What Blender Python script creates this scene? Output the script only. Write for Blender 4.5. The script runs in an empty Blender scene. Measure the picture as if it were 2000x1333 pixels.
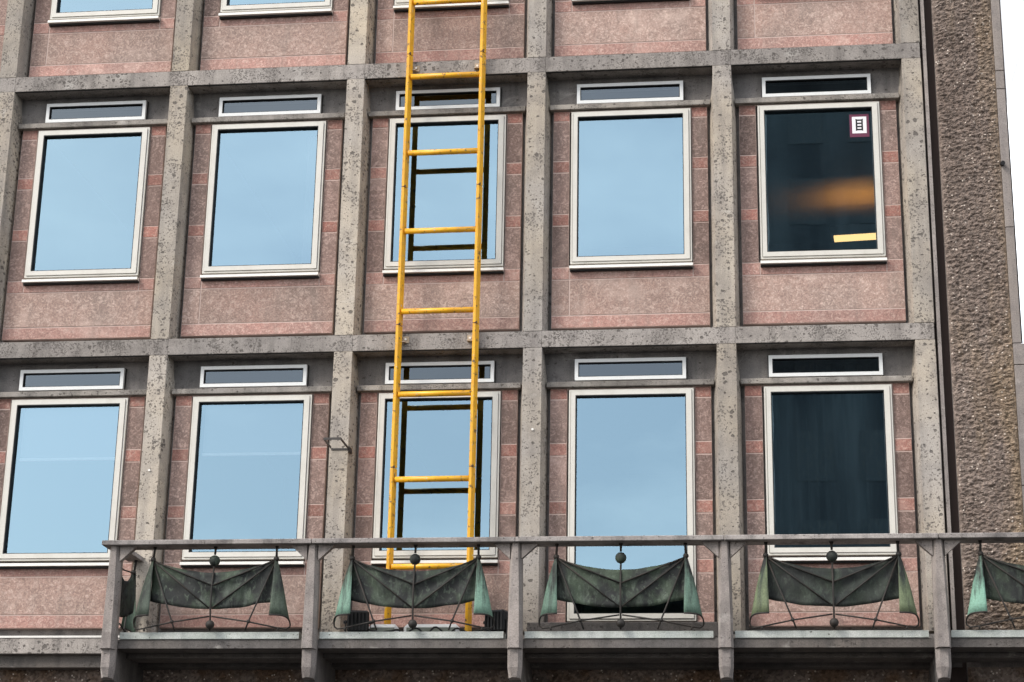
import bpy, bmesh, math, random
from mathutils import Vector, Matrix, noise
random.seed(7)
SC = bpy.context.scene
COL = SC.collection
R = math.radians

# ------------------------------------------------------------------ camera
cam_d = bpy.data.cameras.new('camera')
cam = bpy.data.objects.new('camera', cam_d)
COL.objects.link(cam)
cr = Vector((0.99236923, 0.12205724, 0.0174739))
cu = Vector((0.02083092, -0.305641, 0.95191893))
cf = Vector((-0.12152934, 0.94429106, 0.30585129))
CP = Vector((7.33342312, -17.20688833, -8.33191926))
m3 = Matrix((cr, cu, -cf)).transposed()
cam.matrix_world = Matrix.Translation(CP) @ m3.to_4x4()
cam_d.sensor_width = 36.0
cam_d.lens = 68.45
cam_d.clip_start = 0.1
cam_d.clip_end = 3000
SC.camera = cam

# ------------------------------------------------------------------ sky, sun, exposure
SUN_DIR = Vector((-0.85, -0.75, 0.95)).normalized()
SUN_EL = math.asin(SUN_DIR.z)
SUN_ROT = math.atan2(SUN_DIR.x, SUN_DIR.y)
world = bpy.data.worlds.new('World')
SC.world = world
world.use_nodes = True
wt = world.node_tree
wt.nodes.clear()
wo = wt.nodes.new('ShaderNodeOutputWorld')
bg = wt.nodes.new('ShaderNodeBackground')
sky = wt.nodes.new('ShaderNodeTexSky')
sky.sky_type = 'NISHITA'
sky.sun_disc = False
sky.sun_elevation = SUN_EL
sky.sun_rotation = SUN_ROT
sky.air_density = 1.0
sky.dust_density = 2.0
tc = wt.nodes.new('ShaderNodeTexCoord')
mp = wt.nodes.new('ShaderNodeMapping')
mp.inputs['Scale'].default_value = (1.0, 1.0, 2.2)
mp.inputs['Location'].default_value = (4.11, 1.83, 2.7)
cn = wt.nodes.new('ShaderNodeTexNoise')
cn.inputs['Scale'].default_value = 2.6
cn.inputs['Detail'].default_value = 7
cn.inputs['Roughness'].default_value = 0.55
cramp = wt.nodes.new('ShaderNodeMapRange')
cramp.inputs['From Min'].default_value = 0.40
cramp.inputs['From Max'].default_value = 0.66
cramp.inputs['To Min'].default_value = 0.36
cramp.inputs['To Max'].default_value = 0.85
cmix = wt.nodes.new('ShaderNodeMixRGB')
cmix.inputs['Color2'].default_value = (13.5, 13.6, 13.8, 1)      # thin bright cloud veil
wt.links.new(tc.outputs['Generated'], mp.inputs['Vector'])
wt.links.new(mp.outputs['Vector'], cn.inputs['Vector'])
wt.links.new(cn.outputs['Fac'], cramp.inputs['Value'])
wt.links.new(cramp.outputs['Result'], cmix.inputs['Fac'])
wt.links.new(sky.outputs['Color'], cmix.inputs['Color1'])
wt.links.new(cmix.outputs['Color'], bg.inputs['Color'])
bg.inputs['Strength'].default_value = 0.135
wt.links.new(bg.outputs['Background'], wo.inputs['Surface'])

sun_d = bpy.data.lights.new('sun', 'SUN')
sun_d.energy = 1.5
sun_d.angle = R(18)
sun_d.color = (1.0, 0.95, 0.88)
sun = bpy.data.objects.new('sun', sun_d)
sun.rotation_euler = (-SUN_DIR).to_track_quat('-Z', 'Y').to_euler()
sun.location = (-20, -30, 40)
COL.objects.link(sun)

SC.render.engine = 'CYCLES'
SC.view_settings.view_transform = 'Standard'
SC.view_settings.look = 'None'
SC.view_settings.gamma = 1.0
SC.view_settings.use_curve_mapping = False
SC.view_settings.exposure = 0.74
SC.cycles.max_bounces = 8
SC.cycles.transparent_max_bounces = 12
SC.cycles.use_denoising = True
SC.cycles.sample_clamp_indirect = 6.0
SC.cycles.caustics_reflective = False
SC.cycles.caustics_refractive = False

# ------------------------------------------------------------------ material helpers
class NT:
    def __init__(s, name):
        s.m = bpy.data.materials.new(name)
        s.m.use_nodes = True
        s.t = s.m.node_tree
        s.t.nodes.clear()
        s.out = s.n('ShaderNodeOutputMaterial')
    def n(s, typ, **kw):
        nd = s.t.nodes.new(typ)
        for k, v in kw.items():
            setattr(nd, k, v)
        return nd
    def put(s, sock, v):
        if hasattr(v, 'is_output') or isinstance(v, bpy.types.NodeSocket):
            s.t.links.new(v, sock)
        else:
            if isinstance(v, (tuple, list)) and len(v) == 3 and sock.type == 'RGBA':
                v = (*v, 1)
            sock.default_value = v
    def pos(s):
        return s.n('ShaderNodeNewGeometry').outputs['Position']
    def scale(s, vec, sc):
        mp = s.n('ShaderNodeMapping')
        s.put(mp.inputs['Vector'], vec)
        mp.inputs['Scale'].default_value = sc
        return mp.outputs['Vector']
    def noise(s, vec, scale, detail=4, rough=0.55, dist=0.0, out='Fac'):
        nd = s.n('ShaderNodeTexNoise')
        s.put(nd.inputs['Vector'], vec)
        nd.inputs['Scale'].default_value = scale
        nd.inputs['Detail'].default_value = detail
        nd.inputs['Roughness'].default_value = rough
        nd.inputs['Distortion'].default_value = dist
        return nd.outputs[out]
    def voro(s, vec, scale, feature='F1', out='Distance', rnd=1.0):
        nd = s.n('ShaderNodeTexVoronoi', feature=feature)
        s.put(nd.inputs['Vector'], vec)
        nd.inputs['Scale'].default_value = scale
        nd.inputs['Randomness'].default_value = rnd
        return nd.outputs[out]
    def rng(s, v, a, b, c=0.0, d=1.0, smooth=False):
        nd = s.n('ShaderNodeMapRange')
        if smooth: nd.interpolation_type = 'SMOOTHSTEP'
        s.put(nd.inputs['Value'], v)
        for k, x in (('From Min', a), ('From Max', b), ('To Min', c), ('To Max', d)):
            s.put(nd.inputs[k], x)
        return nd.outputs['Result']
    def mix(s, fac, a, b, mode='MIX'):
        nd = s.n('ShaderNodeMixRGB', blend_type=mode)
        s.put(nd.inputs['Fac'], fac)
        s.put(nd.inputs['Color1'], a)
        s.put(nd.inputs['Color2'], b)
        return nd.outputs['Color']
    def math(s, op, a, b=0.5):
        nd = s.n('ShaderNodeMath', operation=op)
        s.put(nd.inputs[0], a)
        s.put(nd.inputs[1], b)
        return nd.outputs[0]
    def rand(s):
        return s.n('ShaderNodeObjectInfo').outputs['Random']
    def bump(s, h, strength=0.4, dist=0.01, normal=None):
        nd = s.n('ShaderNodeBump')
        nd.inputs['Strength'].default_value = strength
        nd.inputs['Distance'].default_value = dist
        s.put(nd.inputs['Height'], h)
        if normal is not None: s.put(nd.inputs['Normal'], normal)
        return nd.outputs['Normal']
    def value(s, col, v):            # multiply colour by scalar socket
        hs = s.n('ShaderNodeHueSaturation')
        s.put(hs.inputs['Color'], col)
        s.put(hs.inputs['Value'], v)
        return hs.outputs['Color']
    def bsdf(s, col, rough=0.8, metal=0.0, normal=None, spec=None):
        b = s.n('ShaderNodeBsdfPrincipled')
        s.put(b.inputs['Base Color'], col)
        s.put(b.inputs['Roughness'], rough)
        s.put(b.inputs['Metallic'], metal)
        if spec is not None: s.put(b.inputs['Specular IOR Level'], spec)
        if normal is not None: s.put(b.inputs['Normal'], normal)
        s.t.links.new(b.outputs[0], s.out.inputs['Surface'])
        return s.m

def concrete(name, base, warm, dark, pit=1.0, rough_tone=0.25, pitscale=17):
    t = NT(name)
    p = t.pos()
    big = t.noise(p, 0.9, 3)
    col = t.mix(t.rng(big, 0.35, 0.68), base, warm)
    streak = t.noise(t.scale(p, (7, 7, 0.55)), 1.0, 5, 0.6)
    col = t.mix(t.rng(streak, 0.46, 0.72, 0, 0.72), col, dark)
    blotch = t.noise(p, 4.2, 5, 0.62)
    col = t.mix(t.rng(blotch, 0.47, 0.68, 0, 0.55), col, dark)
    pale = t.noise(t.scale(p, (1, 1, 1.4)), 2.9, 4, 0.6, 0.4)
    col = t.mix(t.rng(pale, 0.62, 0.74, 0, 0.40), col, (0.54, 0.51, 0.47))
    grain = t.noise(p, 95, 3, 0.7)
    col = t.value(col, t.rng(grain, 0.28, 0.72, 0.74, 1.24))
    col = t.value(col, t.rng(t.rand(), 0, 1, 1 - rough_tone * 0.5, 1 + rough_tone * 0.5))
    # cast pits, clustered, elongated and of uneven size
    warp = t.noise(p, 34, 2, 0.5, 0, 'Color')
    wp = t.n('ShaderNodeVectorMath', operation='MULTIPLY_ADD')
    t.put(wp.inputs[0], warp); wp.inputs[1].default_value = (0.035, 0.035, 0.035); t.put(wp.inputs[2], p)
    v = t.voro(t.scale(wp.outputs[0], (1, 1, 1.25)), pitscale)
    sizes = t.voro(t.scale(wp.outputs[0], (1, 1, 1.25)), pitscale, 'F1', 'Color')
    sep = t.n('ShaderNodeSeparateColor'); t.put(sep.inputs[0], sizes)
    cluster = t.noise(p, 3.1, 3, 0.6)
    rad = t.math('MULTIPLY', t.rng(sep.outputs[0], 0.12, 1.0, 0.0, 0.35 * pit), t.rng(cluster, 0.36, 0.62, 0.45, 1.15))
    pm = t.math('SUBTRACT', rad, v)
    pmask = t.rng(pm, 0.0, 0.06)
    # finer pinholes
    v2 = t.voro(wp.outputs[0], pitscale * 2.6)
    pm2 = t.math('SUBTRACT', t.rng(t.noise(p, 5.0, 3), 0.36, 0.62, 0.10, 0.38 * pit), v2)
    pmask2 = t.rng(pm2, 0.0, 0.08, 0, 0.75)
    pits = t.math('MAXIMUM', pmask, pmask2)
    col = t.mix(t.math('MULTIPLY', pits, 0.80), col, (0.085, 0.075, 0.068))
    nrm = t.bump(grain, 0.35, 0.004)
    inv = t.math('SUBTRACT', 1.0, pits)
    nrm = t.bump(inv, 0.8, 0.012, nrm)
    return t.bsdf(col, 0.9, 0, nrm, 0.25)

def stone(name, base, light, dark, var=0.35):
    t = NT(name)
    p = t.pos()
    rnd = t.rand()
    big = t.noise(p, 1.7, 4, 0.6)
    col = t.mix(t.rng(big, 0.36, 0.66), base, dark)
    worm = t.noise(t.scale(p, (1, 1, 1.1)), 18, 4, 0.62, 1.7)
    col = t.mix(t.rng(worm, 0.49, 0.63, 0, 0.60), col, light)
    col = t.mix(t.rng(worm, 0.46, 0.34, 0, 0.32), col, (0.17, 0.115, 0.10))
    chips = t.voro(p, 60)
    col = t.value(col, t.rng(chips, 0.05, 0.6, 1.12, 0.88))
    speck = t.noise(p, 70, 4, 0.75)
    col = t.value(col, t.rng(speck, 0.28, 0.72, 0.66, 1.34))
    bloom = t.noise(p, 2.9, 3, 0.5)
    col = t.mix(t.rng(bloom, 0.58, 0.74, 0, 0.38), col, light)
    wash = t.noise(t.scale(p, (5, 5, 0.8)), 1.3, 4, 0.6)
    col = t.mix(t.rng(wash, 0.54, 0.74, 0, 0.42), col, (0.20, 0.165, 0.145))
    col = t.value(col, t.rng(rnd, 0, 1, 1 - var / 2, 1 + var / 2))
    nrm = t.bump(speck, 0.4, 0.005)
    return t.bsdf(col, 0.85, 0, nrm, 0.3)

def paint(name, col, rough=0.4, dirt=0.15, dirtcol=(0.2, 0.18, 0.14), spec=0.4):
    t = NT(name)
    p = t.pos()
    n1 = t.noise(t.scale(p, (1, 1, 0.5)), 7, 5, 0.65)
    c = t.mix(t.rng(n1, 0.45, 0.8, 0, dirt), col, dirtcol)
    n2 = t.noise(p, 60, 3)
    c = t.value(c, t.rng(n2, 0.3, 0.7, 0.96, 1.04))
    return t.bsdf(c, rough, 0, None, spec)

def glass(name, refl, rcol, tcol, wave=0.0):
    t = NT(name)
    gl = t.n('ShaderNodeBsdfGlossy')
    gl.inputs['Roughness'].default_value = 0.0
    t.put(gl.inputs['Color'], rcol)
    tr = t.n('ShaderNodeBsdfTransparent')
    t.put(tr.inputs['Color'], tcol)
    fr = t.n('ShaderNodeFresnel'); fr.inputs['IOR'].default_value = 1.5
    fac = t.math('ADD', t.math('MULTIPLY', fr.outputs[0], 0.8), refl)
    fac = t.math('MULTIPLY', fac, t.rng(t.rand(), 0, 1, 0.93, 1.06))
    if wave:
        nrm = t.bump(t.noise(t.pos(), 1.3, 2), wave, 0.01)
        t.put(gl.inputs['Normal'], nrm)
    mx = t.n('ShaderNodeMixShader')
    t.put(mx.inputs[0], fac)
    t.t.links.new(tr.outputs[0], mx.inputs[1])
    t.t.links.new(gl.outputs[0], mx.inputs[2])
    t.t.links.new(mx.outputs[0], t.out.inputs['Surface'])
    return t.m

def emit(name, col, strength):
    t = NT(name)
    e = t.n('ShaderNodeEmission')
    t.put(e.inputs['Color'], col)
    e.inputs['Strength'].default_value = strength
    t.t.links.new(e.outputs[0], t.out.inputs['Surface'])
    return t.m

def patina(name, low, green=0.5, mint=(0.16, 0.30, 0.22), zlo=-5.55, zhi=-4.95, streak=0.6):
    t = NT(name)
    p = t.pos()
    dark = (0.016, 0.018, 0.0175)
    n1 = t.noise(t.scale(p, (1, 1, 0.8)), 4.2, 6, 0.6, 0.3)
    col = t.mix(t.rng(n1, 0.46, 0.62, 0, green), dark, (0.052, 0.074, 0.048))
    n2 = t.noise(t.scale(p, (14, 14, 2.2)), 1.0, 5, 0.6)
    col = t.mix(t.rng(n2, 0.55, 0.75, 0, green * streak), col, (0.12, 0.145, 0.12))
    n3 = t.noise(t.scale(p, (1, 1, 0.6)), 24, 4, 0.65, 0.8)
    col = t.mix(t.rng(n3, 0.54, 0.68, 0, green * 0.7), col, (0.115, 0.145, 0.11))
    if low > 0:
        sep = t.n('ShaderNodeSeparateXYZ'); t.put(sep.inputs[0], p)
        h = t.rng(sep.outputs['Z'], zhi, zlo)
        run = t.noise(t.scale(p, (22, 22, 1.6)), 1.0, 4, 0.6)
        f = t.math('ADD', h, t.rng(run, 0.3, 0.7, -0.45, 0.45))
        col = t.mix(t.rng(f, 0.15, 0.7, 0, low), col, mint)
    sp = t.noise(p, 70, 3, 0.7)
    col = t.value(col, t.rng(sp, 0.3, 0.7, 0.8, 1.25))
    return t.bsdf(col, 0.7, 0.0, t.bump(n1, 0.25, 0.01), 0.3)

# ------------------------------------------------------------------ mesh helpers
def link(name, mesh, mat=None, parent=None, loc=None):
    o = bpy.data.objects.new(name, mesh)
    COL.objects.link(o)
    if mat is not None:
        for mm in (mat if isinstance(mat, (list, tuple)) else [mat]):
            mesh.materials.append(mm)
    if parent is not None: o.parent = parent
    if loc is not None: o.location = loc
    return o

def fin(bm, name, smooth=False):
    bmesh.ops.recalc_face_normals(bm, faces=bm.faces)
    me = bpy.data.meshes.new(name)
    bm.to_mesh(me)
    bm.free()
    if smooth:
        for pl in me.polygons: pl.use_smooth = True
    return me

def box(bm, x0, x1, y0, y1, z0, z1, bev=0.0, mat=0):
    vs = [bm.verts.new((x, y, z)) for x in (x0, x1) for y in (y0, y1) for z in (z0, z1)]
    q = [(0, 1, 3, 2), (4, 6, 7, 5), (0, 4, 5, 1), (2, 3, 7, 6), (0, 2, 6, 4), (1, 5, 7, 3)]
    fs = [bm.faces.new([vs[i] for i in f]) for f in q]
    for f in fs: f.material_index = mat
    if bev > 0:
        es = list({e for f in fs for e in f.edges})
        bmesh.ops.bevel(bm, geom=es, offset=bev, segments=1, affect='EDGES', profile=0.5)
    return vs

def boxmesh(name, *a, **k):
    bm = bmesh.new()
    box(bm, *a, **k)
    return fin(bm, name)

def ring(bm, o, i, y0, y1, mat=0, inner_mat=None):
    """rectangular ring: o, i = (x0,x1,z0,z1), from y0 (front) to y1 (back)"""
    def loop(r, y):
        x0, x1, z0, z1 = r
        return [bm.verts.new(c) for c in ((x0, y, z0), (x1, y, z0), (x1, y, z1), (x0, y, z1))]
    of, inf, ob, ib = loop(o, y0), loop(i, y0), loop(o, y1), loop(i, y1)
    for k in range(4):
        j = (k + 1) % 4
        for q, mm in (((of[k], of[j], inf[j], inf[k]), mat), ((ob[k], ib[k], ib[j], ob[j]), mat),
                      ((of[k], ob[k], ob[j], of[j]), mat),
                      ((inf[k], inf[j], ib[j], ib[k]), mat if inner_mat is None else inner_mat)):
            f = bm.faces.new(q)
            f.material_index = mm

def tube(bm, pts, r, n=8, cap=True, mat=0):
    pts = [Vector(p) for p in pts]
    rings = []
    rr = r if isinstance(r, (list, tuple)) else [r] * len(pts)
    prev = None
    for k, p in enumerate(pts):
        if k == 0: d = pts[1] - pts[0]
        elif k == len(pts) - 1: d = pts[-1] - pts[-2]
        else: d = (pts[k + 1] - p).normalized() + (p - pts[k - 1]).normalized()
        d.normalize()
        ref = Vector((0, 0, 1)) if abs(d.z) < 0.9 else Vector((0, 1, 0))
        if prev is not None: ref = prev
        a = d.cross(ref).normalized()
        b = a.cross(d).normalized()
        prev = b
        rings.append([bm.verts.new(p + rr[k] * (math.cos(t) * a + math.sin(t) * b)) for t in [2 * math.pi * q / n for q in range(n)]])
    for k in range(len(rings) - 1):
        for q in range(n):
            f = bm.faces.new((rings[k][q], rings[k][(q + 1) % n], rings[k + 1][(q + 1) % n], rings[k + 1][q]))
            f.smooth = True
            f.material_index = mat
    if cap:
        for rg in (rings[0], rings[-1]):
            f = bm.faces.new(rg); f.material_index = mat

def ball(bm, c, r, seg=16):
    bmesh.ops.create_uvsphere(bm, u_segments=seg, v_segments=seg // 2 + 2, radius=r, matrix=Matrix.Translation(c))
    for f in bm.faces: f.smooth = True

def loft(bm, sections, closed=True, cap=True):
    rows = [[bm.verts.new(c) for c in s] for s in sections]
    n = len(rows[0])
    for a, b in zip(rows, rows[1:]):
        for q in range(n if closed else n - 1):
            bm.faces.new((a[q], a[(q + 1) % n], b[(q + 1) % n], b[q]))
    if cap and closed:
        bm.faces.new(rows[0]); bm.faces.new(rows[-1])

def tag(o, label, cat, group=None):
    o['label'] = label
    o['category'] = cat
    if group: o['group'] = group
    return o

def empty(name, loc=(0, 0, 0), label=None, cat=None, group=None):
    o = bpy.data.objects.new(name, None)
    o.empty_display_size = 0.2
    COL.objects.link(o)
    o.location = loc
    if label: tag(o, label, cat, group)
    return o

# ------------------------------------------------------------------ materials
M = {}
M['mullion'] = concrete('concrete_mullion', (0.355, 0.325, 0.296), (0.425, 0.362, 0.282), (0.19, 0.170, 0.155), 1.15, 0.42)
M['beam'] = concrete('concrete_beam', (0.285, 0.260, 0.242), (0.345, 0.31, 0.28), (0.135, 0.121, 0.112), 1.3, 0.3, 22)
M['wall'] = concrete('concrete_wall', (0.185, 0.175, 0.172), (0.22, 0.20, 0.185), (0.09, 0.088, 0.087), 0.7, 0.2)
M['ledge'] = concrete('concrete_ledge', (0.26, 0.24, 0.222), (0.30, 0.27, 0.235), (0.09, 0.083, 0.077), 1.0, 0.25, 24)
M['balc'] = concrete('concrete_balcony', (0.275, 0.245, 0.230), (0.32, 0.28, 0.255), (0.115, 0.102, 0.096), 0.8, 0.15, 32)
M['rail'] = concrete('concrete_rail', (0.29, 0.262, 0.25), (0.35, 0.32, 0.30), (0.075, 0.070, 0.070), 0.9, 0.2, 30)
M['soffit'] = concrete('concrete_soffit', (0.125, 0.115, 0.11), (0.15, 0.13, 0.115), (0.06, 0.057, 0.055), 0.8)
M['red'] = stone('red_stone', (0.36, 0.165, 0.132), (0.47, 0.32, 0.27), (0.27, 0.145, 0.12))
M['mauve'] = stone('mauve_stone', (0.255, 0.172, 0.148), (0.44, 0.32, 0.28), (0.175, 0.125, 0.108), 0.55)
M['pink'] = stone('pink_stone', (0.385, 0.258, 0.215), (0.56, 0.43, 0.37), (0.30, 0.222, 0.19), 0.36)
M['band'] = stone('rose_stone', (0.415, 0.232, 0.195), (0.54, 0.39, 0.335), (0.33, 0.21, 0.18), 0.28)
M['mortar'] = paint('pale_mortar', (0.52, 0.40, 0.355), 0.9, 0.6, (0.33, 0.25, 0.215))
M['frame'] = paint('cream_frame', (0.58, 0.56, 0.51), 0.4, 0.28, (0.30, 0.27, 0.22))
M['sill'] = paint('pale_sill', (0.72, 0.70, 0.655), 0.4, 0.25, (0.35, 0.32, 0.27))
M['white'] = paint('white_frame', (0.70, 0.71, 0.70), 0.35, 0.08)
M['black'] = paint('black_gasket_and_shade', (0.008, 0.008, 0.009), 0.6, 0.0)
M['glass'] = glass('coated_glass', 0.28, (0.575, 0.83, 0.975), (0.74, 0.80, 0.82), 0.03)
M['glass_t'] = glass('transom_glass', 0.075, (0.8, 0.92, 1.0), (0.35, 0.38, 0.40))
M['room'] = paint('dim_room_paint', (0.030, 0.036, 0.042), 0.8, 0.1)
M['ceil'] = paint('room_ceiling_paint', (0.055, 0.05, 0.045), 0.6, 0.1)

# ------------------------------------------------------------------ ground
gb = bmesh.new()
bmesh.ops.create_grid(gb, x_segments=8, y_segments=8, size=600, matrix=Matrix.Translation((0, 0, -9.95)))
t = NT('paving')
gp = t.pos()
gcol = t.mix(t.rng(t.noise(gp, 0.7, 5), 0.3, 0.7), (0.050, 0.050, 0.050), (0.075, 0.073, 0.070))
t.bsdf(gcol, 0.9)
ground = link('ground', fin(gb, 'ground'), t.m)
ground['kind'] = 'structure'

# ------------------------------------------------------------------ the building
S, H, W = 1.8, 2.825, 1.626
ROWS = (0, 1, 2)
BAYS = (-1, 0, 1, 2, 3, 4)
XL, XR = -1.974, 9.0
bld = empty('office_building', (3.6, 0, -9.95),
            'concrete grid office building with pink stone panels and reflecting windows', 'building')
bldi = Vector((-3.6, 0, 9.95))
def part(name, me, mat, loc=(0, 0, 0), parent=None):
    o = link(name, me, mat, parent or bld)
    if parent is None: o.location = Vector(loc) + bldi
    else: o.location = loc
    return o
def zrow(r): return -H * (r - 1)

# mullions: tapering facets that grow out of the square head below each beam
def mullion_mesh(z1, z0, name):
    bm = bmesh.new()
    def sec(z, a, b):
        hw = 0.087
        return [(-b, 0.212, z), (-a, 0.010, z), (-hw, 0.0, z), (hw, 0.0, z), (a, 0.010, z), (b, 0.212, z)]
    zs = [(z1, 0.090, 0.094), (z1 - 0.10, 0.090, 0.101), (z1 - 0.3, 0.091, 0.122), (z1 - 0.55, 0.091, 0.129), (z0 + 0.9, 0.091, 0.129), (z0, 0.091, 0.129)]
    loft(bm, [sec(*a) for a in zs])
    return fin(bm, name)
mm_std = mullion_mesh(-0.003, -H + 0.163, 'mullion')
mm_std.materials.append(M['mullion'])
mul_x = [i * S - 0.087 for i in range(-1, 6)]
for r in ROWS:
    for x in mul_x:
        part('mullion', mm_std, None, (x, 0, zrow(r)))
# beams, one length per bay, butted at the mullion centres
bmx = bmesh.new()
box(bmx, 0.0875, S + 0.0865, 0.002, 0.215, 0.0, 0.16, 0.003)
beam_me = fin(bmx, 'beam'); beam_me.materials.append(M['beam'])
for r in (0, 1, 2, 3):
    for i in BAYS:
        part('beam', beam_me, None, (i * S - 0.087, 0, zrow(r) if r < 3 else zrow(3) - 0.025))

# cell meshes shared by the bays
def ringmesh(name, o, i, y0, y1, mats, inner=None):
    bm = bmesh.new()
    ring(bm, o, i, y0, y1, 0, inner)
    me = fin(bm, name)
    for m_ in mats: me.materials.append(m_)
    return me
span_me = ringmesh('spandrel_wall', (-0.145, W + 0.145, -0.362, 0.10), (0.30, 1.33, -0.278, -0.083), 0.21, 0.34, [M['wall']])
back_me = ringmesh('backing_wall', (-0.145, W + 0.145, -H + 0.05, -0.362), (0.252, 1.398, -1.955, -0.39), 0.211, 0.34, [M['wall']])
back_door_me = ringmesh('backing_wall_door', (-0.145, W + 0.145, -H + 0.05, -0.362), (0.252, 1.398, -2.56, -0.39), 0.211, 0.34, [M['wall']])
mort_me = ringmesh('panel_backing', (0.070, 1.563, -2.592, -0.3625), (0.228, 1.411, -1.984, -0.372), 0.156, 0.209, [M['mortar']])
mort_door_me = ringmesh('panel_backing_door', (0.070, 1.563, -2.592, -0.3625), (0.228, 1.411, -2.58, -0.372), 0.156, 0.209, [M['mortar']])
bm = bmesh.new()
vs = box(bm, 0.035, 1.595, 0.105, 0.21, -0.361, -0.309, 0.004)
ledge_me = fin(bm, 'drip_ledge'); ledge_me.materials.append(M['ledge'])

tile_cache = {}
def tile(x0, x1, z0, z1, mat, cell, dy=0.0, name='wall_tile'):
    g = 0.0055
    key = (round(x0, 3), round(x1, 3), round(z0, 3), round(z1, 3), mat)
    if key not in tile_cache:
        b = bmesh.new()
        box(b, x0 + g, x1 - g, 0.1525, 0.1555, z0 + g, z1 - g, 0.0015)
        me = fin(b, name); me.materials.append(M[mat])
        tile_cache[key] = me
    part(name, tile_cache[key], None, (cell[0], dy, cell[1]))

ZT = [-0.362, -0.470, -0.889, -1.010, -1.440, -1.560, -1.985]

sill_shade_me = boxmesh('sill_shade', 0.244, 1.409, 0.118, 0.1515, -2.034, -2.0185); sill_shade_me.materials.append(M['black'])  # black strip put under the sill as its line of shade
groove_shade_me = boxmesh('drip_groove_shade', 0.002, W - 0.002, 0.014, 0.030, -0.004, -0.0005); groove_shade_me.materials.append(M['black'])  # black strip drawn for the shade of a drip groove, not cut in
def window_parts(name, zb, cell, lab=None):
    zs = zb + 0.0
    key = 'w%.2f' % zb
    if key not in tile_cache:
        b = bmesh.new()
        ring(b, (0.247, 1.403, zs, -0.383), (0.263, 1.387, zs + 0.016, -0.399), 0.128, 0.22)
        f1 = fin(b, 'window_frame'); f1.materials.append(M['frame'])
        b = bmesh.new()
        ring(b, (0.267, 1.383, zs + 0.020, -0.403), (0.308, 1.332, zs + 0.064, -0.438), 0.117, 0.19)
        f2 = fin(b, 'sash'); f2.materials.append(M['frame'])
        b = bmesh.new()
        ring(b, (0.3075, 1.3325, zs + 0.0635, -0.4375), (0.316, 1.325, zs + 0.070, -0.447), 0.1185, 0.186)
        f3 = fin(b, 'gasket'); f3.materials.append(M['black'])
        b = bmesh.new()
        vv = [b.verts.new(c) for c in ((0.312, 0.162, zs + 0.067), (1.328, 0.162, zs + 0.067), (1.328, 0.162, -0.442), (0.312, 0.162, -0.442))]
        b.faces.new(vv)
        me = bpy.data.meshes.new('pane'); b.to_mesh(me); b.free(); me.materials.append(M['glass'])
        b = bmesh.new()
        loft(b, [[(x, 0.15, zs - 0.024), (x, 0.084, zs - 0.033), (x, 0.082, zs - 0.060), (x, 0.15, zs - 0.060)] for x in (0.242, 1.411)])
        s_ = fin(b, 'sill'); s_.materials.append(M['sill'])
        tile_cache[key] = (f1, f2, f3, me, s_)
    f1, f2, f3, pm, sl = tile_cache[key]
    w = part(name, f1, None, (cell[0], 0, cell[1]))
    if lab: w['label'] = lab
    if zb > -2.2: part('sill_shade', sill_shade_me, None, (0, 0, 0), w)
    for n_, m_ in (('sash', f2), ('gasket', f3), ('pane', pm)):
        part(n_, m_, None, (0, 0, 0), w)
    if zb > -2.2: part('sill', sl, None, (0, 0, 0), w)
    return w

b = bmesh.new()
ring(b, (0.296, 1.334, -0.284, -0.077), (0.329, 1.301, -0.251, -0.110), 0.150, 0.22)
tr_f = fin(b, 'transom_window'); tr_f.materials.append(M['white'])
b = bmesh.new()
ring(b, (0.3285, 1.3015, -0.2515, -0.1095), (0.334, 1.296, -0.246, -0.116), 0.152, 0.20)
ring(b, (0.288, 1.342, -0.292, -0.069), (0.2965, 1.3335, -0.2835, -0.0775), 0.190, 0.215)  # outer black ring stands in for the shadow line round the frame
tr_gasket_shade = fin(b, 'gasket'); tr_gasket_shade.materials.append(M['black'])
b = bmesh.new()
b.faces.new([b.verts.new(c) for c in ((0.330, 0.178, -0.250), (1.30, 0.178, -0.250), (1.30, 0.178, -0.111), (0.330, 0.178, -0.111))])
tr_p = bpy.data.meshes.new('pane'); b.to_mesh(tr_p); b.free(); tr_p.materials.append(M['glass_t'])

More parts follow.
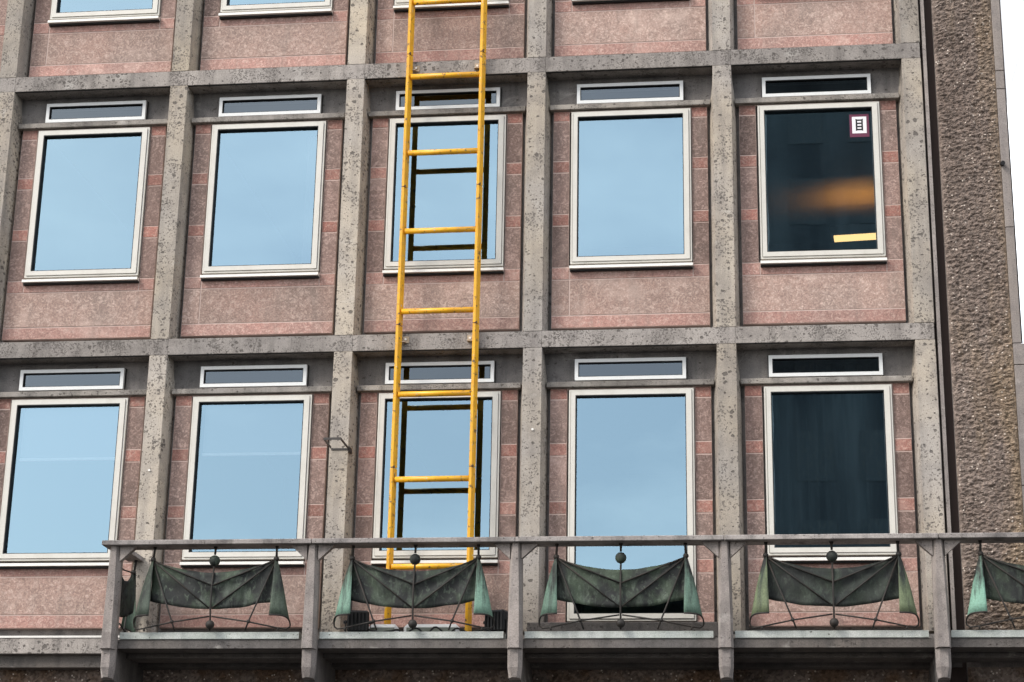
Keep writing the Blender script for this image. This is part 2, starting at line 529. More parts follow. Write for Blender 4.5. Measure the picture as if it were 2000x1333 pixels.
for r in ROWS:
    for i in BAYS:
        x0, z0 = i * S, zrow(r)
        part('drip_groove_shade', groove_shade_me, None, (x0, 0, z0))
        cell = (x0, z0)
        door = (r == 2 and i == 3)
        part('spandrel_wall', span_me, None, (x0, 0, z0))
        part('backing_wall', back_door_me if door else back_me, None, (x0, 0, z0))
        part('panel_backing', mort_door_me if door else mort_me, None, (x0, 0, z0))
        part('drip_ledge', ledge_me, None, (x0, 0, z0))
        tw = part('transom_window', tr_f, None, (x0, 0, z0))
        part('gasket', tr_gasket_shade, None, (0, 0, 0), tw)
        part('pane', tr_p, None, (0, 0, 0), tw)
        lab = None
        if i == 4 and r == 1: lab = 'dark see-through window with an orange lit lamp and a ladder sticker behind its glass'
        if i == 4 and r == 2: lab = 'nearly black window above the balcony, mirroring a dark tower'
        if door: lab = 'tall glazed balcony door reaching down to a concrete threshold'
        window_parts('balcony_door' if door else 'window', -2.545 if door else -1.958, cell, lab)
        # stone facing, piece by piece
        kinds = ['red', 'mauve', 'red', 'mauve', 'red', 'mauve']
        jit = lambda: random.uniform(-0.0012, 0.0012)
        for side in ((0.067, 0.230), (1.410, 1.566)):
            if r == 0 and side[0] < 1 and i == -1: continue
            for k in range(6):
                tile(side[0], side[1], ZT[k + 1], ZT[k], kinds[k], cell, jit())
            if door:
                tile(side[0], side[1], -2.11, -1.985, 'red', cell, jit())
                tile(side[0], side[1], -2.47, -2.11, 'mauve', cell, jit())
                tile(side[0], side[1], -2.595, -2.47, 'band', cell, jit())
        if door: continue
        tile(0.067, 0.240, -2.11, -1.985, 'band', cell, jit())
        tile(0.240, 1.410, -2.11, -1.985, 'band', cell, jit())
        tile(1.410, 1.566, -2.11, -1.985, 'band', cell, jit())
        if (i + r) % 2 == 0:
            tile(0.067, 0.240, -2.47, -2.11, 'pink', cell, jit(), 'stone_panel')
            tile(0.240, 1.566, -2.47, -2.11, 'pink', cell, jit(), 'stone_panel')
        else:
            tile(0.067, 1.566, -2.47, -2.11, 'pink', cell, jit(), 'stone_panel')
        tile(0.067, 1.566, -2.595, -2.47, 'band', cell, jit(), 'stone_panel')

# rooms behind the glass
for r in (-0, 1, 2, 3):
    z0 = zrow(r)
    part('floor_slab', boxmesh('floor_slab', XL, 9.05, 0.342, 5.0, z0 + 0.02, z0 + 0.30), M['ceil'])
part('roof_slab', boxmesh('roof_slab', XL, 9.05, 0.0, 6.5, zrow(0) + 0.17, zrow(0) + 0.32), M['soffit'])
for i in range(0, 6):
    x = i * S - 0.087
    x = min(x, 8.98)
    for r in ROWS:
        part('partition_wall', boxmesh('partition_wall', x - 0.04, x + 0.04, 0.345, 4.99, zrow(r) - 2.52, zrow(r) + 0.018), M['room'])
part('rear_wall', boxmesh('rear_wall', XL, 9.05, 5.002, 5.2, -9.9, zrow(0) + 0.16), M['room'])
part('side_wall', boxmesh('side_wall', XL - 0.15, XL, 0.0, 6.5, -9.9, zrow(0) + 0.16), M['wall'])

# lower storey: recessed lintel band and exposed aggregate wall
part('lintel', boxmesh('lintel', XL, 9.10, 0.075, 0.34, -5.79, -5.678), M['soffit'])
part('flashing', boxmesh('flashing', XL, 1.60, -0.006, 0.06, -5.530, -5.512), M['sill'])

def aggregate(name, x0, x1, z0, z1, y, step, amp, colored):
    nx, nz = max(2, int((x1 - x0) / step)), int((z1 - z0) / step)
    verts, faces = [], []
    for a in range(nz + 1):
        z = z0 + (z1 - z0) * a / nz
        for c in range(nx + 1):
            x = x0 + (x1 - x0) * c / nx
            edge = min(1.0, min(x - x0, x1 - x) / 0.035) if colored else 1.0
            wx = x + 0.012 * noise.noise((x * 14, 3, z * 14))
            wz = z + 0.014 * noise.noise((x * 12, 9, z * 12))
            f1 = noise.voronoi(Vector((wx * 19, 0.0, wz * 36)))[0][0]
            f2 = noise.voronoi(Vector((wx * 41 + 5, 0.0, wz * 66)))[0][0]
            d = 0.75 - 1.15 * f1 + 0.35 * (0.5 - f2) + 0.30 * noise.noise((x * 6, 7, z * 6)) + 0.35 * noise.noise((x * 26, 17, z * 40)) + random.uniform(-0.22, 0.22)
            verts.append((x, y - amp * edge * (0.35 + d), z))
    for a in range(nz):
        for c in range(nx):
            k = a * (nx + 1) + c
            faces.append((k, k + 1, k + nx + 2, k + nx + 1))
    me = bpy.data.meshes.new(name)
    me.from_pydata(verts, [], faces)
    return me

def aggmat(name, ochre):
    t = NT(name)
    p = t.pos()
    sep = t.n('ShaderNodeSeparateXYZ'); t.put(sep.inputs[0], p)
    base = t.mix(t.rng(t.noise(p, 2.2, 4), 0.35, 0.65), (0.150, 0.115, 0.096), (0.205, 0.162, 0.137))
    if ochre:
        f = t.math('ADD', t.rng(sep.outputs['X'], 9.46, 9.70, 0, 0.8), t.rng(t.noise(t.scale(p, (3, 3, 0.6)), 1.4, 4), 0.3, 0.7, -0.45, 0.4))
        low = t.rng(sep.outputs['Z'], -2.4, -3.6, 0, 0.25)
        f = t.math('ADD', f, low)
        base = t.mix(t.rng(f, 0.15, 0.8, 0, 0.8), base, (0.24, 0.178, 0.120))
    else:
        base = t.mix(t.rng(t.noise(p, 3.0, 4), 0.45, 0.6), base, (0.14, 0.09, 0.06))
    v = t.voro(p, 46, 'F1', 'Color')
    s2 = t.n('ShaderNodeSeparateColor'); t.put(s2.inputs[0], v)
    base = t.value(base, t.rng(s2.outputs[0], 0, 1, 0.6, 1.4))
    d = t.voro(p, 46)
    peb = t.math('MULTIPLY', t.rng(s2.outputs[1], 0.93, 0.95), t.rng(d, 0.42, 0.30))
    base = t.mix(peb, base, (0.60, 0.52, 0.45))
    n = t.noise(p, 85, 4, 0.7)
    return t.bsdf(base, 0.9, 0, t.bump(n, 0.6, 0.012), 0.25)
M['agg'] = aggmat('aggregate_ochre', True)
M['agg2'] = aggmat('aggregate_dark', False)
M['corner'] = concrete('concrete_corner', (0.225, 0.20, 0.19), (0.26, 0.225, 0.20), (0.15, 0.135, 0.13), 0.35)
M['slot'] = paint('slot_brown', (0.055, 0.036, 0.030), 0.8, 0.3, (0.02, 0.015, 0.014))

o = part('aggregate_pier', aggregate('aggregate_pier', 9.135, 9.690, -5.75, 3.2, 0.03, 0.0085, 0.021, True), M['agg'])
o = part('aggregate_wall', aggregate('aggregate_wall', -1.95, 9.13, -6.9, -5.76, 0.245, 0.024, 0.022, False), M['agg2'])
o = part('aggregate_wall', aggregate('aggregate_wall', 9.14, 10.9, -6.9, -5.80, 0.05, 0.022, 0.02, False), M['agg2'])
part('expansion_joint', boxmesh('expansion_joint', 9.0, 9.14, 0.11, 0.30, -6.9, 3.2), M['slot'])
part('joint_strip', boxmesh('joint_strip', 9.026, 9.058, 0.01, 0.2, -5.7, 3.2), M['balc'])
part('pier_core', boxmesh('pier_core', 9.137, 9.765, 0.06, 6.4, -9.9, 3.2), M['corner'])
zc = [3.2, 2.1, 0.98, -0.16, -0.35, -1.75, -2.876]
for a, b_ in zip(zc, zc[1:]):
    part('corner_stone', boxmesh('corner_stone', 9.693, 9.772 + random.uniform(-0.002, 0.002), 0.012 + random.uniform(-0.002, 0.002), 0.3, b_ + 0.003, a - 0.003, bev=0.004), M['corner'])
for a, b_ in ((-2.876, -3.08), (-3.08, -4.2), (-4.2, -5.74)):
    part('corner_stone', boxmesh('corner_stone', 9.693, 10.9, 0.008, 0.3, b_ + 0.003, a - 0.003, bev=0.004), M['corner'])
bm = bmesh.new()
tube(bm, [(0, 0.02, 0), (0, -0.05, -0.012)], 0.021, 10)
part('weep_pipe', fin(bm, 'weep_pipe'), M['black'], (9.700, 0, -1.12))
bm = bmesh.new()
tube(bm, [(9.777, 0.03, -2.87), (9.777, 0.03, 3.2)], 0.006, 6)
part('edge_trim', fin(bm, 'edge_trim'), M['slot'])

# small fixings on the mullions (pale dowel heads)
for x, z in ((1.713, -3.96), (5.325, -3.62)):
    bm = bmesh.new()
    tube(bm, [(x, 0.004, z), (x, -0.014, z)], 0.011, 10)
    part('dowel', fin(bm, 'dowel'), M['sill'])

# ------------------------------------------------------------------ the balcony
bal = empty('balcony', (5.4, -0.35, -5.6), 'long concrete balcony with handrail and posts along the foot of the facade', 'balcony')
bo = Vector((-5.4, 0.35, 5.6))
def bpart(name, me, mat):
    return link(name, me, mat, bal, bo)
POSTX = [1.8 * (k + 1) - 0.087 - 0.038 for k in range(6)]
b = bmesh.new()
def psec(z, wf, ws, yf):
    return [(-ws, -0.60, z), (-ws, yf + 0.06, z), (-wf, yf, z), (wf, yf, z), (ws, yf + 0.06, z), (ws, -0.60, z)]
loft(b, [psec(-4.829, 0.022, 0.052, -0.715), psec(-5.20, 0.034, 0.058, -0.722), psec(-5.742, 0.045, 0.064, -0.735)])
post_me = fin(b, 'post'); post_me.materials.append(M['balc'])
b = bmesh.new()
loft(b, [psec(-5.744, 0.034, 0.063, -0.700), psec(-5.90, 0.036, 0.062, -0.698), [(-0.05, -0.60, -6.00), (-0.05, -0.63, -5.99), (-0.02, -0.668, -5.985), (0.02, -0.668, -5.985), (0.05, -0.63, -5.99), (0.05, -0.60, -6.00)]])
foot_me = fin(b, 'post_foot'); foot_me.materials.append(M['balc'])
b = bmesh.new()   # console carrying the slab
pr = [(-0.598, -5.725), (-0.598, -5.99), (-0.25, -6.22), (0.24, -6.34), (0.24, -5.725)]
loft(b, [[(x, y, z) for y, z in pr] for x in (-0.05, 0.05)])
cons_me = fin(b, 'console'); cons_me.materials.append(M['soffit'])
# gussets under the rail
gus = []
for s in (-1, 1):
    b = bmesh.new()
    loft(b, [[(s * 0.05, y, -4.83), (s * 0.19, y, -4.83), (s * 0.185, y, -4.842), (s * 0.05, y, -4.965)] for y in (-0.69, -0.63)])
    gus.append(fin(b, 'gusset')); gus[-1].materials.append(M['balc'])
for k, x in enumerate(POSTX):
    for nm, me in (('post', post_me), ('post_foot', foot_me), ('console', cons_me), ('gusset', gus[0]), ('gusset', gus[1])):
        if k == 0 and me is gus[0]: continue
        o = bpart(nm, me, None)
        o.location = bo + Vector((x, 0, 0))
for k in range(5):
    xa = 1.570 if k == 0 else POSTX[k] - 0.0
    xb = POSTX[k + 1]
    bm = bmesh.new()
    box(bm, xa + 0.002, xb - 0.002, -0.755, -0.52, -4.8285, -4.785, 0.005)
    bpart('handrail', fin(bm, 'handrail'), M['rail'])
bm = bmesh.new()
box(bm, 1.575, 1.72, -0.518, -0.002, -4.8285, -4.785, 0.005)
bpart('handrail', fin(bm, 'handrail'), M['rail'])
M['ledge_w'] = concrete('pale_curb', (0.50, 0.53, 0.50), (0.50, 0.51, 0.48), (0.26, 0.29, 0.265), 0.6, 0.1, 26)
for k in range(5):
    xa, xb = POSTX[k] + 0.075, POSTX[k + 1] - 0.105
    bm = bmesh.new(); box(bm, xa, xb, -0.60, -0.42, -5.643, -5.582, 0.003)
    bpart('curb', fin(bm, 'curb'), M['ledge_w'])
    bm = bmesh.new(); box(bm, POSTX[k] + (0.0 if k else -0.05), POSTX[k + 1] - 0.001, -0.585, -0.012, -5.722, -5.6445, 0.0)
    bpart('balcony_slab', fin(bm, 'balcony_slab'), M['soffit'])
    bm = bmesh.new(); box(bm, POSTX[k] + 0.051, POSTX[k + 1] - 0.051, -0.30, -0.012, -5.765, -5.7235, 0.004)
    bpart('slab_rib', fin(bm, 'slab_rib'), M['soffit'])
bm = bmesh.new(); box(bm, 5.315, 7.0, -0.13, -0.013, -5.6435, -5.425, 0.006)
bpart('threshold', fin(bm, 'threshold'), M['soffit'])

# ------------------------------------------------------------------ patinated drape panels in the railing
M['rod'] = paint('bronze_rod', (0.020, 0.018, 0.016), 0.6, 0.5, (0.055, 0.036, 0.026), 0.3)
DRAPES = [
    ('dark drape panel with dull green cloth at the left end bay of the balcony front', 0.40, (0.10, 0.135, 0.10), 0.8),
    ('drape panel in front of the yellow ladder, with two mint green side folds', 0.90, (0.155, 0.265, 0.205), 0.7),
    ('drape panel in front of the tall glass door, dark cloth streaked with green', 0.70, (0.13, 0.215, 0.165), 0.75),
    ('near black drape panel with olive green folds under the dark window', 0.78, (0.155, 0.19, 0.105), 0.3),
    ('drape panel cut off by the right edge of the photo, turquoise left fold', 0.95, (0.19, 0.35, 0.27), 0.6),
]
def drape(cx, lab, low, mint, green, seed, rot=0.0, loc=None, kx=1.0, centre=True):
    e = empty('drape_panel', loc or (cx, -0.62, -5.58), lab, 'railing ornament', 'patinated metal drape panels in the balcony railing')
    e.rotation_euler = (0, 0, rot)
    z = lambda v: v + 5.58
    rnd = random.Random(seed)
    sheetm = patina('patina_sheet', 0.0, green)
    foldm = patina('patina_fold', low, 0.5, mint)
    def P(name, bm, mat, sm=False):
        if kx != 1.0 and 'ball' not in name:
            for v in bm.verts: v.co.x *= kx
        return link(name, fin(bm, name, sm), mat, e)
    # hanging cloth
    bm = bmesh.new()
    nx, nz = 40, 10
    g = []
    for a in range(nx + 1):
        u = -1 + 2 * a / nx
        x = 0.565 * u
        zt = z(-5.064) + 0.112 * abs(u) ** 1.8 + 0.007 * noise.noise((x * 7 + seed, 8, 3)) * (1 - abs(u))
        zb = z(-5.392) + 0.078 * abs(u) ** 1.7 + 0.010 * noise.noise((x * 6 + seed, 2, 3))
        row = []
        for c in range(nz + 1):
            v = c / nz
            zz = zt + (zb - zt) * v
            # straps press ridges into the cloth; it sinks back between them
            th = math.degrees(math.atan2(z(-4.952) - zz, max(1e-4, 0.56 - abs(x))))
            rdist = math.hypot(0.56 - abs(x), z(-4.952) - zz)
            ks = (8.0, 22.6, 37.9, 68.6, 95.0)
            sink = 0.0
            for t0, t1 in zip(ks, ks[1:]):
                if t0 <= th < t1: sink = math.sin(math.pi * (th - t0) / (t1 - t0))
            y = -0.036 - 0.030 * (1 - abs(u)) + 0.006 + 0.022 * sink * min(1.0, rdist / 0.22) + 0.014 * noise.noise((x * 8 + seed, zz * 9, 1)) + 0.006 * noise.noise((x * 21 + seed, zz * 21, 4))
            row.append(bm.verts.new((x, y, zz)))
        g.append(row)
    for a in range(nx):
        for c in range(nz):
            bm.faces.new((g[a][c], g[a + 1][c], g[a + 1][c + 1], g[a][c + 1]))
    bmesh.ops.recalc_face_normals(bm, faces=bm.faces)
    bmesh.ops.solidify(bm, geom=list(bm.faces), thickness=0.004)
    P('cloth', bm, sheetm, True)
    # curled side folds
    for s in (-1, 1):
        bm = bmesh.new()
        n = 14
        top, mid, bot = [], [], []
        rows = [[] for _ in range(7)]
        for q in range(n + 1):
            a = q / n
            # plan curve of the lower rim: inner front edge -> outer bend -> back
            tt = a
            bx = -0.540 - 0.165 * math.sin(tt * math.pi / 2)
            by = -0.115 + 0.125 * (1 - math.cos(tt * math.pi / 2))
            bz = z(-5.452) - 0.065 * tt ** 4
            ap = Vector((-0.552 - 0.02 * math.sin(a * math.pi), -0.01 - 0.045 * (1 - a), z(-4.952)))
            for k in range(7):
                w = k / 6
                p = ap.lerp(Vector((bx, by, bz)), w)
                p.x -= 0.018 * math.sin(w * math.pi) * math.sin(a * math.pi)
                rows[k].append(bm.verts.new((s * -p.x, p.y, p.z)))
        for k in range(6):
            for q in range(n):
                bm.faces.new((rows[k][q], rows[k][q + 1], rows[k + 1][q + 1], rows[k + 1][q]))
        bmesh.ops.recalc_face_normals(bm, faces=bm.faces)
        bmesh.ops.solidify(bm, geom=list(bm.faces), thickness=0.003)
        P('side_fold', bm, foldm, True)
        # rim bead along the lower edge of the fold, running on as the foot bar
        bm = bmesh.new()
        rim = []
        for q in range(9):
            tt = q / 8
            rim.append((s * (0.540 + 0.165 * math.sin(tt * math.pi / 2)), -0.117 + 0.125 * (1 - math.cos(tt * math.pi / 2)), z(-5.453) - 0.065 * tt ** 4))
        rim += [(s * 0.700, 0.012, z(-5.540)), (s * 0.672, 0.005, z(-5.560)), (s * 0.60, -0.02, z(-5.553)), (s * 0.345, -0.045, z(-5.503)), (s * 0.012, -0.05, z(-5.455))]
        tube(bm, rim, 0.0075, 6)
        P('foot_bar', bm, M['rod'])
        # straps from the hook
        hk = (s * 0.560, -0.036, z(-4.952))
        for nm, tgt in (('strap', [(s * 0.0, -0.066, z(-5.185))]), ('strap', [(s * 0.010, -0.066, z(-5.388)), ]),
                        ('strap', [(s * 0.345, -0.055, z(-5.500)), (s * 0.315, -0.045, 0.0)])):
            bm = bmesh.new()
            tube(bm, [hk] + tgt, 0.0075, 6)
            P(nm, bm, M['rod'])
        bm = bmesh.new(); ball(bm, (s * 0.345, -0.052, z(-5.502)), 0.018, 10)
        P('knot', bm, M['rod'])
        bm = bmesh.new()
        tube(bm, [(s * 0.556, -0.02, z(-4.826)), (s * 0.556, -0.02, z(-4.86)), (s * 0.56, -0.03, z(-4.94))], [0.017, 0.010, 0.011], 8)
        ball(bm, (s * 0.560, -0.036, z(-4.945)), 0.025, 12)
        P('hook', bm, M['rod'])
        bm = bmesh.new()
        tube(bm, [(s * 0.60, -0.02, 0.0), (s * 0.605, -0.02, z(-5.553))], 0.009, 6)
        P('foot', bm, M['rod'])
    if not centre: return e
    bm = bmesh.new()
    tube(bm, [(0, -0.02, z(-4.826)), (0, -0.02, z(-4.86)), (0, -0.03, z(-4.90))], [0.020, 0.010, 0.010], 8)
    tube(bm, [(0, -0.03, z(-4.99)), (0, -0.070, z(-5.185)), (0, -0.070, z(-5.39)), (0, -0.055, z(-5.458)), (0, -0.045, 0.0)], 0.0085, 8)
    P('centre_rod', bm, M['rod'])
    bm = bmesh.new(); ball(bm, (0, -0.03, z(-4.957)), 0.049, 20)
    P('upper_ball', bm, sheetm)
    bm = bmesh.new(); ball(bm, (0, -0.05, z(-5.527)), 0.039, 18)
    P('lower_ball', bm, M['rod'])
    return e
for k, (lab, low, mint, green) in enumerate(DRAPES):
    drape(POSTX[k] + 0.894 + 0.015, lab, low, mint, green, 11 + k)
sd = drape(0, 'narrow drape panel closing the left short side of the balcony, seen edge on', 0.5, (0.17, 0.25, 0.19), 0.4, 40, R(-90), (1.695, -0.31, -5.58), 0.42, False)
bm = bmesh.new()
tube(bm, [(0.30, 0.0, 0.60), (0.12, -0.01, 0.59), (-0.24, -0.03, 0.63)], 0.007, 6)
link('cross_rod', fin(bm, 'cross_rod'), M['rod'], sd)

# ------------------------------------------------------------------ yellow ladder
t = NT('yellow_paint')
p = t.pos()
yc = t.mix(t.rng(t.noise(p, 9, 4), 0.4, 0.7), (0.78, 0.40, 0.012), (0.66, 0.31, 0.010))
chip = t.noise(t.scale(p, (1, 1, 1)), 21, 5, 0.7)
yc = t.mix(t.rng(chip, 0.585, 0.63), yc, (0.12, 0.065, 0.03))
yc = t.mix(t.rng(t.noise(p, 34, 4, 0.7), 0.63, 0.67), yc, (0.45, 0.40, 0.33))
M['yellow'] = t.bsdf(yc, 0.38, 0, t.bump(chip, 0.15, 0.003), 0.5)
M['rust'] = paint('rusty_bolt', (0.10, 0.055, 0.03), 0.7, 0.3)
M['bracket'] = paint('weathered_plate', (0.42, 0.33, 0.24), 0.6, 0.5, (0.22, 0.14, 0.08))
lad = empty('wall_ladder', (4.42, -0.07, -5.6), 'tall yellow steel ladder fixed up the third window column', 'ladder')
lo = Vector((-4.42, 0.07, 5.6))
def lp(name, me, mat, parent=None):
    return link(name, me, mat, parent or lad, lo if parent is None else (0, 0, 0))
def lx(z, s):   # stile axis: very slight lean with height
    return (4.047 + 0.0028 * (z + 5.4) if s < 0 else 4.781 + 0.0012 * (z + 5.4))
joints = [-5.585, -3.985, -2.603, -1.206, 0.20, 1.62, 3.0]
for s in (-1, 1):
    bm = bmesh.new()
    for a, b_ in zip(joints, joints[1:]):
        sec = []
        for zz in (a + 0.005, b_ - 0.005):
            x = lx(zz, s)
            sec.append([(x + q, -0.07 + d, zz) for q, d in ((-0.027, -0.024), (-0.022, -0.030), (-0.002, -0.030), (0.004, -0.022), (0.027, 0.026), (0.027, 0.032), (-0.027, 0.032))])
        loft(bm, sec)
    st = lp('stile', fin(bm, 'stile'), M['yellow'])
    for z in joints[1:-1]:
        x = lx(z, s)
        bm = bmesh.new()
        tube(bm, [(x + 0.004, -0.098, z + 0.005), (x + 0.012, -0.116, z + 0.003)], 0.010, 8)
        box(bm, x - 0.018, x + 0.012, -0.098, -0.06, z - 0.005, z + 0.005)
        lp('coupling_bolt', fin(bm, 'coupling_bolt'), M['rust'], st)
for zr in (2.395, 1.585, 0.775, -0.037, -0.848, -1.658, -2.468, -3.282, -4.095, -4.907):
    bm = bmesh.new()
    xa, xb = lx(zr, -1) + 0.02, lx(zr, 1) - 0.02
    tube(bm, [(xa, -0.072, zr), (xb, -0.072, zr + 0.003)], 0.0275, 12)
    lp('rung', fin(bm, 'rung'), M['yellow'])
for zz in (0.082, -2.727, 2.90):
    for s in (-1, 1):
        x = lx(zz, s)
        xc = x + (0.058 if s < 0 else -0.058)
        bm = bmesh.new()
        box(bm, xc - 0.030, xc + 0.030, -0.008, 0.001, zz - 0.032, zz + 0.032, 0.002)
        box(bm, min(x, xc) - (0.0 if s < 0 else 0.028), max(x, xc) + (0.028 if s > 0 else 0.0), -0.05, -0.0085, zz - 0.034, zz - 0.024)
        pl = lp('wall_plate', fin(bm, 'wall_plate'), M['bracket'])
        bm = bmesh.new()
        tube(bm, [(xc - 0.002, -0.008, zz + 0.002), (xc - 0.002, -0.022, zz + 0.002)], 0.011, 6)
        lp('bolt', fin(bm, 'bolt'), M['sill'], pl)

# ------------------------------------------------------------------ flat bar bracket on the second mullion
M['steel'] = paint('grey_steel', (0.035, 0.030, 0.027), 0.5, 0.4, (0.07, 0.05, 0.04))
fb = empty('flag_bracket', (3.52, 0, -3.78), 'flat steel loop bracket on the mullion left of the ladder', 'bracket')
bm = bmesh.new()
zb_ = 0.0
box(bm, -0.070, 0.085, -0.378, -0.371, -0.010, 0.012)       # front bar
box(bm, -0.070, -0.063, -0.3705, -0.06, -0.010, 0.010)      # left arm (shorter)
box(bm, 0.0855, 0.0925, -0.378, 0.0, -0.010, 0.012)         # right arm
link('loop', fin(bm, 'loop'), M['steel'], fb)
bm = bmesh.new()
box(bm, -0.078, 0.085, -0.009, -0.002, -0.008, 0.008)
box(bm, 0.093, 0.100, -0.03, 0.10, -0.03, 0.02)
o = link('wall_strap', fin(bm, 'wall_strap'), M['steel'], fb)

# ------------------------------------------------------------------ sticker in the lit window
sg = empty('ladder_sticker', (8.41, 0.158, -0.615), 'small white sticker with purple border and black ladder pictogram in the dark window', 'sticker')
M['purple'] = paint('purple_vinyl', (0.12, 0.022, 0.055), 0.5, 0.0)
M['vinyl'] = paint('white_vinyl', (0.78, 0.76, 0.77), 0.5, 0.0)
link('border', boxmesh('border', -0.092, 0.092, 0.0, 0.002, -0.118, 0.118), M['purple'], sg)
link('face', boxmesh('face', -0.068, 0.068, -0.0015, -0.0002, -0.080, 0.092), M['vinyl'], sg)
bm = bmesh.new()
def q_(x0, x1, z0, z1, k): box(bm, x0, x1, -0.0028 - 0.0001 * k, -0.0018, z0, z1)
for s in (-1, 1):
    loft(bm, [[(s * 0.019, y, -0.050), (s * 0.019, y, 0.064), (s * 0.036, y, 0.070), (s * 0.034, y, 0.058), (s * 0.034, y, -0.044), (s * 0.036, y, -0.056)] for y in (-0.0030, -0.0018)])
for k, zc_ in enumerate((0.056, 0.0225, -0.0105, -0.042)):
    q_(-0.0225, 0.0225, zc_ - 0.0075, zc_ + 0.0075, k)
link('ladder_pictogram', fin(bm, 'ladder_pictogram'), M['black'], sg)

# ------------------------------------------------------------------ lit pendant lamp in the room behind
pl_ = empty('pendant_lamp', (8.79, 3.55, -0.46), 'lit orange strip lamp hanging inside the dark upper right window', 'ceiling lamp')
pl_.rotation_euler = (0, 0, -0.10)
M['lamp'] = emit('lamp_tube', (1.0, 0.62, 0.24), 1.45)
M['uplight'] = emit('lamp_uplight', (1.0, 0.40, 0.065), 75)
link('housing', boxmesh('housing', -0.54, 0.54, -0.07, 0.07, 0.012, 0.05), M['black'], pl_)
for y_ in (-0.082, 0.0705): link('shade_lip', boxmesh('shade_lip', -0.54, 0.54, y_, y_ + 0.0115, 0.012, 0.125), M['black'], pl_)
link('diffuser', boxmesh('diffuser', -0.50, 0.50, -0.068, 0.068, -0.018, 0.0115), M['lamp'], pl_)
link('uplight', boxmesh('uplight', -0.50, 0.45, -0.05, 0.05, 0.0505, 0.053), M['uplight'], pl_)
bm = bmesh.new()
for x in (0.12, 0.46): tube(bm, [(x, 0, 0.055), (x, 0, 0.475)], 0.0015, 6)
link('cable', fin(bm, 'cable'), M['steel'], pl_)

# ------------------------------------------------------------------ blinds and a curtain behind the glass
t = NT('blind_fabric')
t.bsdf((0.30, 0.33, 0.34), 0.9)
M['blind'] = t.m
for i, zbar, lab in ((0, -3.79, 'half lowered pale roller blind in the lower left corner window'), (1, -3.765, 'half lowered pale roller blind in the window beside the bracket')):
    rb = empty('roller_blind', (i * S + 0.82, 0.215, zbar), lab, 'blind', 'half lowered roller blinds on the lower floor')
    link('fabric', boxmesh('fabric', -0.47, 0.50, 0.0, 0.003, 0.02, 0.62), M['blind'], rb)
    link('bottom_bar', boxmesh('bottom_bar', -0.47, 0.50, -0.006, 0.01, -0.008, 0.0195), M['sill'], rb)
bm = bmesh.new()
loft(bm, [[(3.00 + 0.17 * a / 16, 0.24 + 0.012 * math.sin(a * 1.9), z) for a in range(17)] for z in (-1.95, -0.50)], closed=False, cap=False)
bmesh.ops.solidify(bm, geom=list(bm.faces), thickness=0.003)
tag(link('curtain', fin(bm, 'curtain', True), M['blind']), 'pale curtain strip at the right edge of an upper window, second column', 'curtain')

t = NT('dark_curtain')
t.bsdf((0.026, 0.033, 0.036), 0.9)
bm = bmesh.new()
N_ = 90
rr_ = random.Random(5)
ph = [rr_.uniform(0.6, 1.5) for _ in range(N_ + 1)]
acc, xs_ = 0.0, []
for a in range(N_ + 1):
    acc += ph[a] * 0.42
    xs_.append((7.46 + 1.12 * a / N_, 0.42 + 0.055 * math.sin(acc), ))
loft(bm, [[(x, y + 0.02 * math.sin(x * 40 + z), z) for x, y in xs_] for z in (-4.80, -4.2, -3.6, -2.92)], closed=False, cap=False)
bmesh.ops.recalc_face_normals(bm, faces=bm.faces)
bmesh.ops.solidify(bm, geom=list(bm.faces), thickness=0.003)
tag(link('curtain', fin(bm, 'curtain', True), t.m), 'dark folded curtain behind the nearly black lower right window', 'curtain')

# ------------------------------------------------------------------ flood lights and cables on the balcony, behind the drape
M['fl_black'] = paint('black_housing', (0.012, 0.012, 0.013), 0.55, 0.2, (0.03, 0.03, 0.03))
def flood(x, y, tilt, lab):
    e = empty('floodlight', (x, y, -5.643), lab, 'floodlight', 'black floodlights behind the drape panel')
    bm = bmesh.new()
    box(bm, -0.095, 0.095, -0.05, 0.07, 0.09, 0.285, 0.018)
    for k in range(6):
        xx = -0.08 + k * 0.032
        box(bm, xx - 0.004, xx + 0.004, -0.066, -0.049, 0.11, 0.265)
    link('housing', fin(bm, 'housing'), M['fl_black'], e)
    bm = bmesh.new()
    for s in (-1, 1):
        box(bm, s * 0.108 - 0.004, s * 0.108 + 0.004, -0.015, 0.025, 0.0, 0.20)
        tube(bm, [(s * 0.094, 0.005, 0.185), (s * 0.130, 0.005, 0.185)], 0.014, 8)
    box(bm, -0.1035, 0.1035, -0.015, 0.025, 0.0, 0.006)
    link('yoke', fin(bm, 'yoke'), M['fl_black'], e)
    e.rotation_euler = (0, 0, tilt)
    return e
flood(3.84, -0.36, R(8), 'black floodlight left of the ladder foot behind the drape panel')
flood(5.075, -0.36, R(-20), 'black floodlight right of the ladder foot beside the balcony post')
def lamp_head(x0, x1, y, lab):
    e = empty('lamp_housing', ((x0 + x1) / 2, y, -5.643), lab, 'lamp', 'white lamp housings lying at the ladder foot')
    h = (x1 - x0) / 2
    bm = bmesh.new(); box(bm, -h, h, 0, 0.09, 0.0, 0.195, 0.03)
    link('housing', fin(bm, 'housing'), M['white'], e)
    bm = bmesh.new(); box(bm, -h + 0.03, h - 0.03, -0.006, 0.0, 0.02, 0.160, 0.002)
    link('lens', fin(bm, 'lens'), M['lens'], e)
M['lens'] = paint('grey_lens', (0.17, 0.19, 0.15), 0.25, 0.3, (0.08, 0.09, 0.07))
lamp_head(3.90, 4.17, -0.22, 'small white lamp housing left at the ladder foot')
lamp_head(4.22, 4.72, -0.22, 'wide white lamp housing with grey lens between the ladder stiles')
bm = bmesh.new()
pts = []
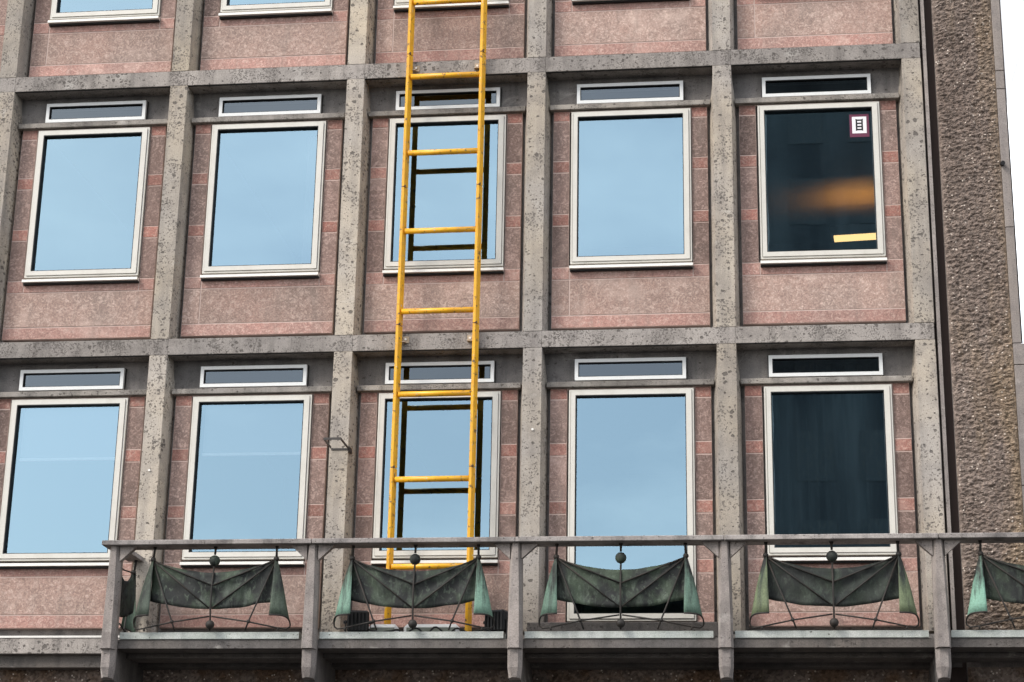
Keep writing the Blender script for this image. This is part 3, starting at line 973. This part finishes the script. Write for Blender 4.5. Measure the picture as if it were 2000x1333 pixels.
for k in range(60):
    a = k / 59
    x = 3.86 + 1.2 * a
    pts.append((x, -0.40 + 0.03 * math.sin(a * 31), -5.585 + 0.06 * abs(math.sin(a * 19)) + 0.012 * math.sin(a * 47)))
tube(bm, pts, 0.0085, 6)
tag(link('cable', fin(bm, 'cable'), M['fl_black']), 'loose black cable looping along the balcony floor behind the drape panel', 'cable')

# ------------------------------------------------------------------ pale canopy of the gable side, a roof slab made translucent to look bright
t = NT('translucent_overhang')
tb = t.n('ShaderNodeBsdfTranslucent'); t.put(tb.inputs['Color'], (0.74, 0.745, 0.75))
db = t.n('ShaderNodeBsdfDiffuse'); t.put(db.inputs['Color'], (0.6, 0.61, 0.62))
mx = t.n('ShaderNodeMixShader'); mx.inputs[0].default_value = 0.12
t.t.links.new(tb.outputs[0], mx.inputs[1]); t.t.links.new(db.outputs[0], mx.inputs[2])
t.t.links.new(mx.outputs[0], t.out.inputs['Surface'])
tag(link('roof_overhang', boxmesh('roof_overhang', 9.9, 11.03, 1.0, 14.0, 3.5, 3.515), t.m), 'pale translucent roof canopy projecting past the right gable of the building', 'overhang')

# ------------------------------------------------------------------ dark tower across the street (mirrored in the right windows)
t = NT('dark_cladding')
p = t.pos()
tcol = t.mix(t.rng(t.noise(t.scale(p, (0.55, 0.55, 0.05)), 1.0, 5, 0.65), 0.38, 0.66), (0.030, 0.040, 0.046), (0.105, 0.125, 0.130))
tcol = t.mix(t.rng(t.noise(p, 0.22, 4), 0.42, 0.65, 0, 0.7), tcol, (0.028, 0.036, 0.042))
M['tower'] = t.bsdf(tcol, 0.75)
M['tower_w'] = paint('dark_tower_glass', (0.050, 0.064, 0.070), 0.6, 0.3)
tw = empty('dark_tower', (26, -75, -9.95), 'dark tower block opposite, only seen mirrored in the right windows', 'building')
bm = bmesh.new(); box(bm, -17.8, 18, -9, 15, 0, 62)
link('body', fin(bm, 'body'), M['tower'], tw)
bm = bmesh.new()
for fl in range(16):
    for c in range(14):
        x = -16.9 + c * 2.5
        box(bm, x, x + 1.5, 15.01, 15.02, 2 + fl * 3.7, 4.1 + fl * 3.7)
wn = link('window_glazing', fin(bm, 'window_glazing'), M['tower_w'], tw)
wn['kind'] = 'stuff'
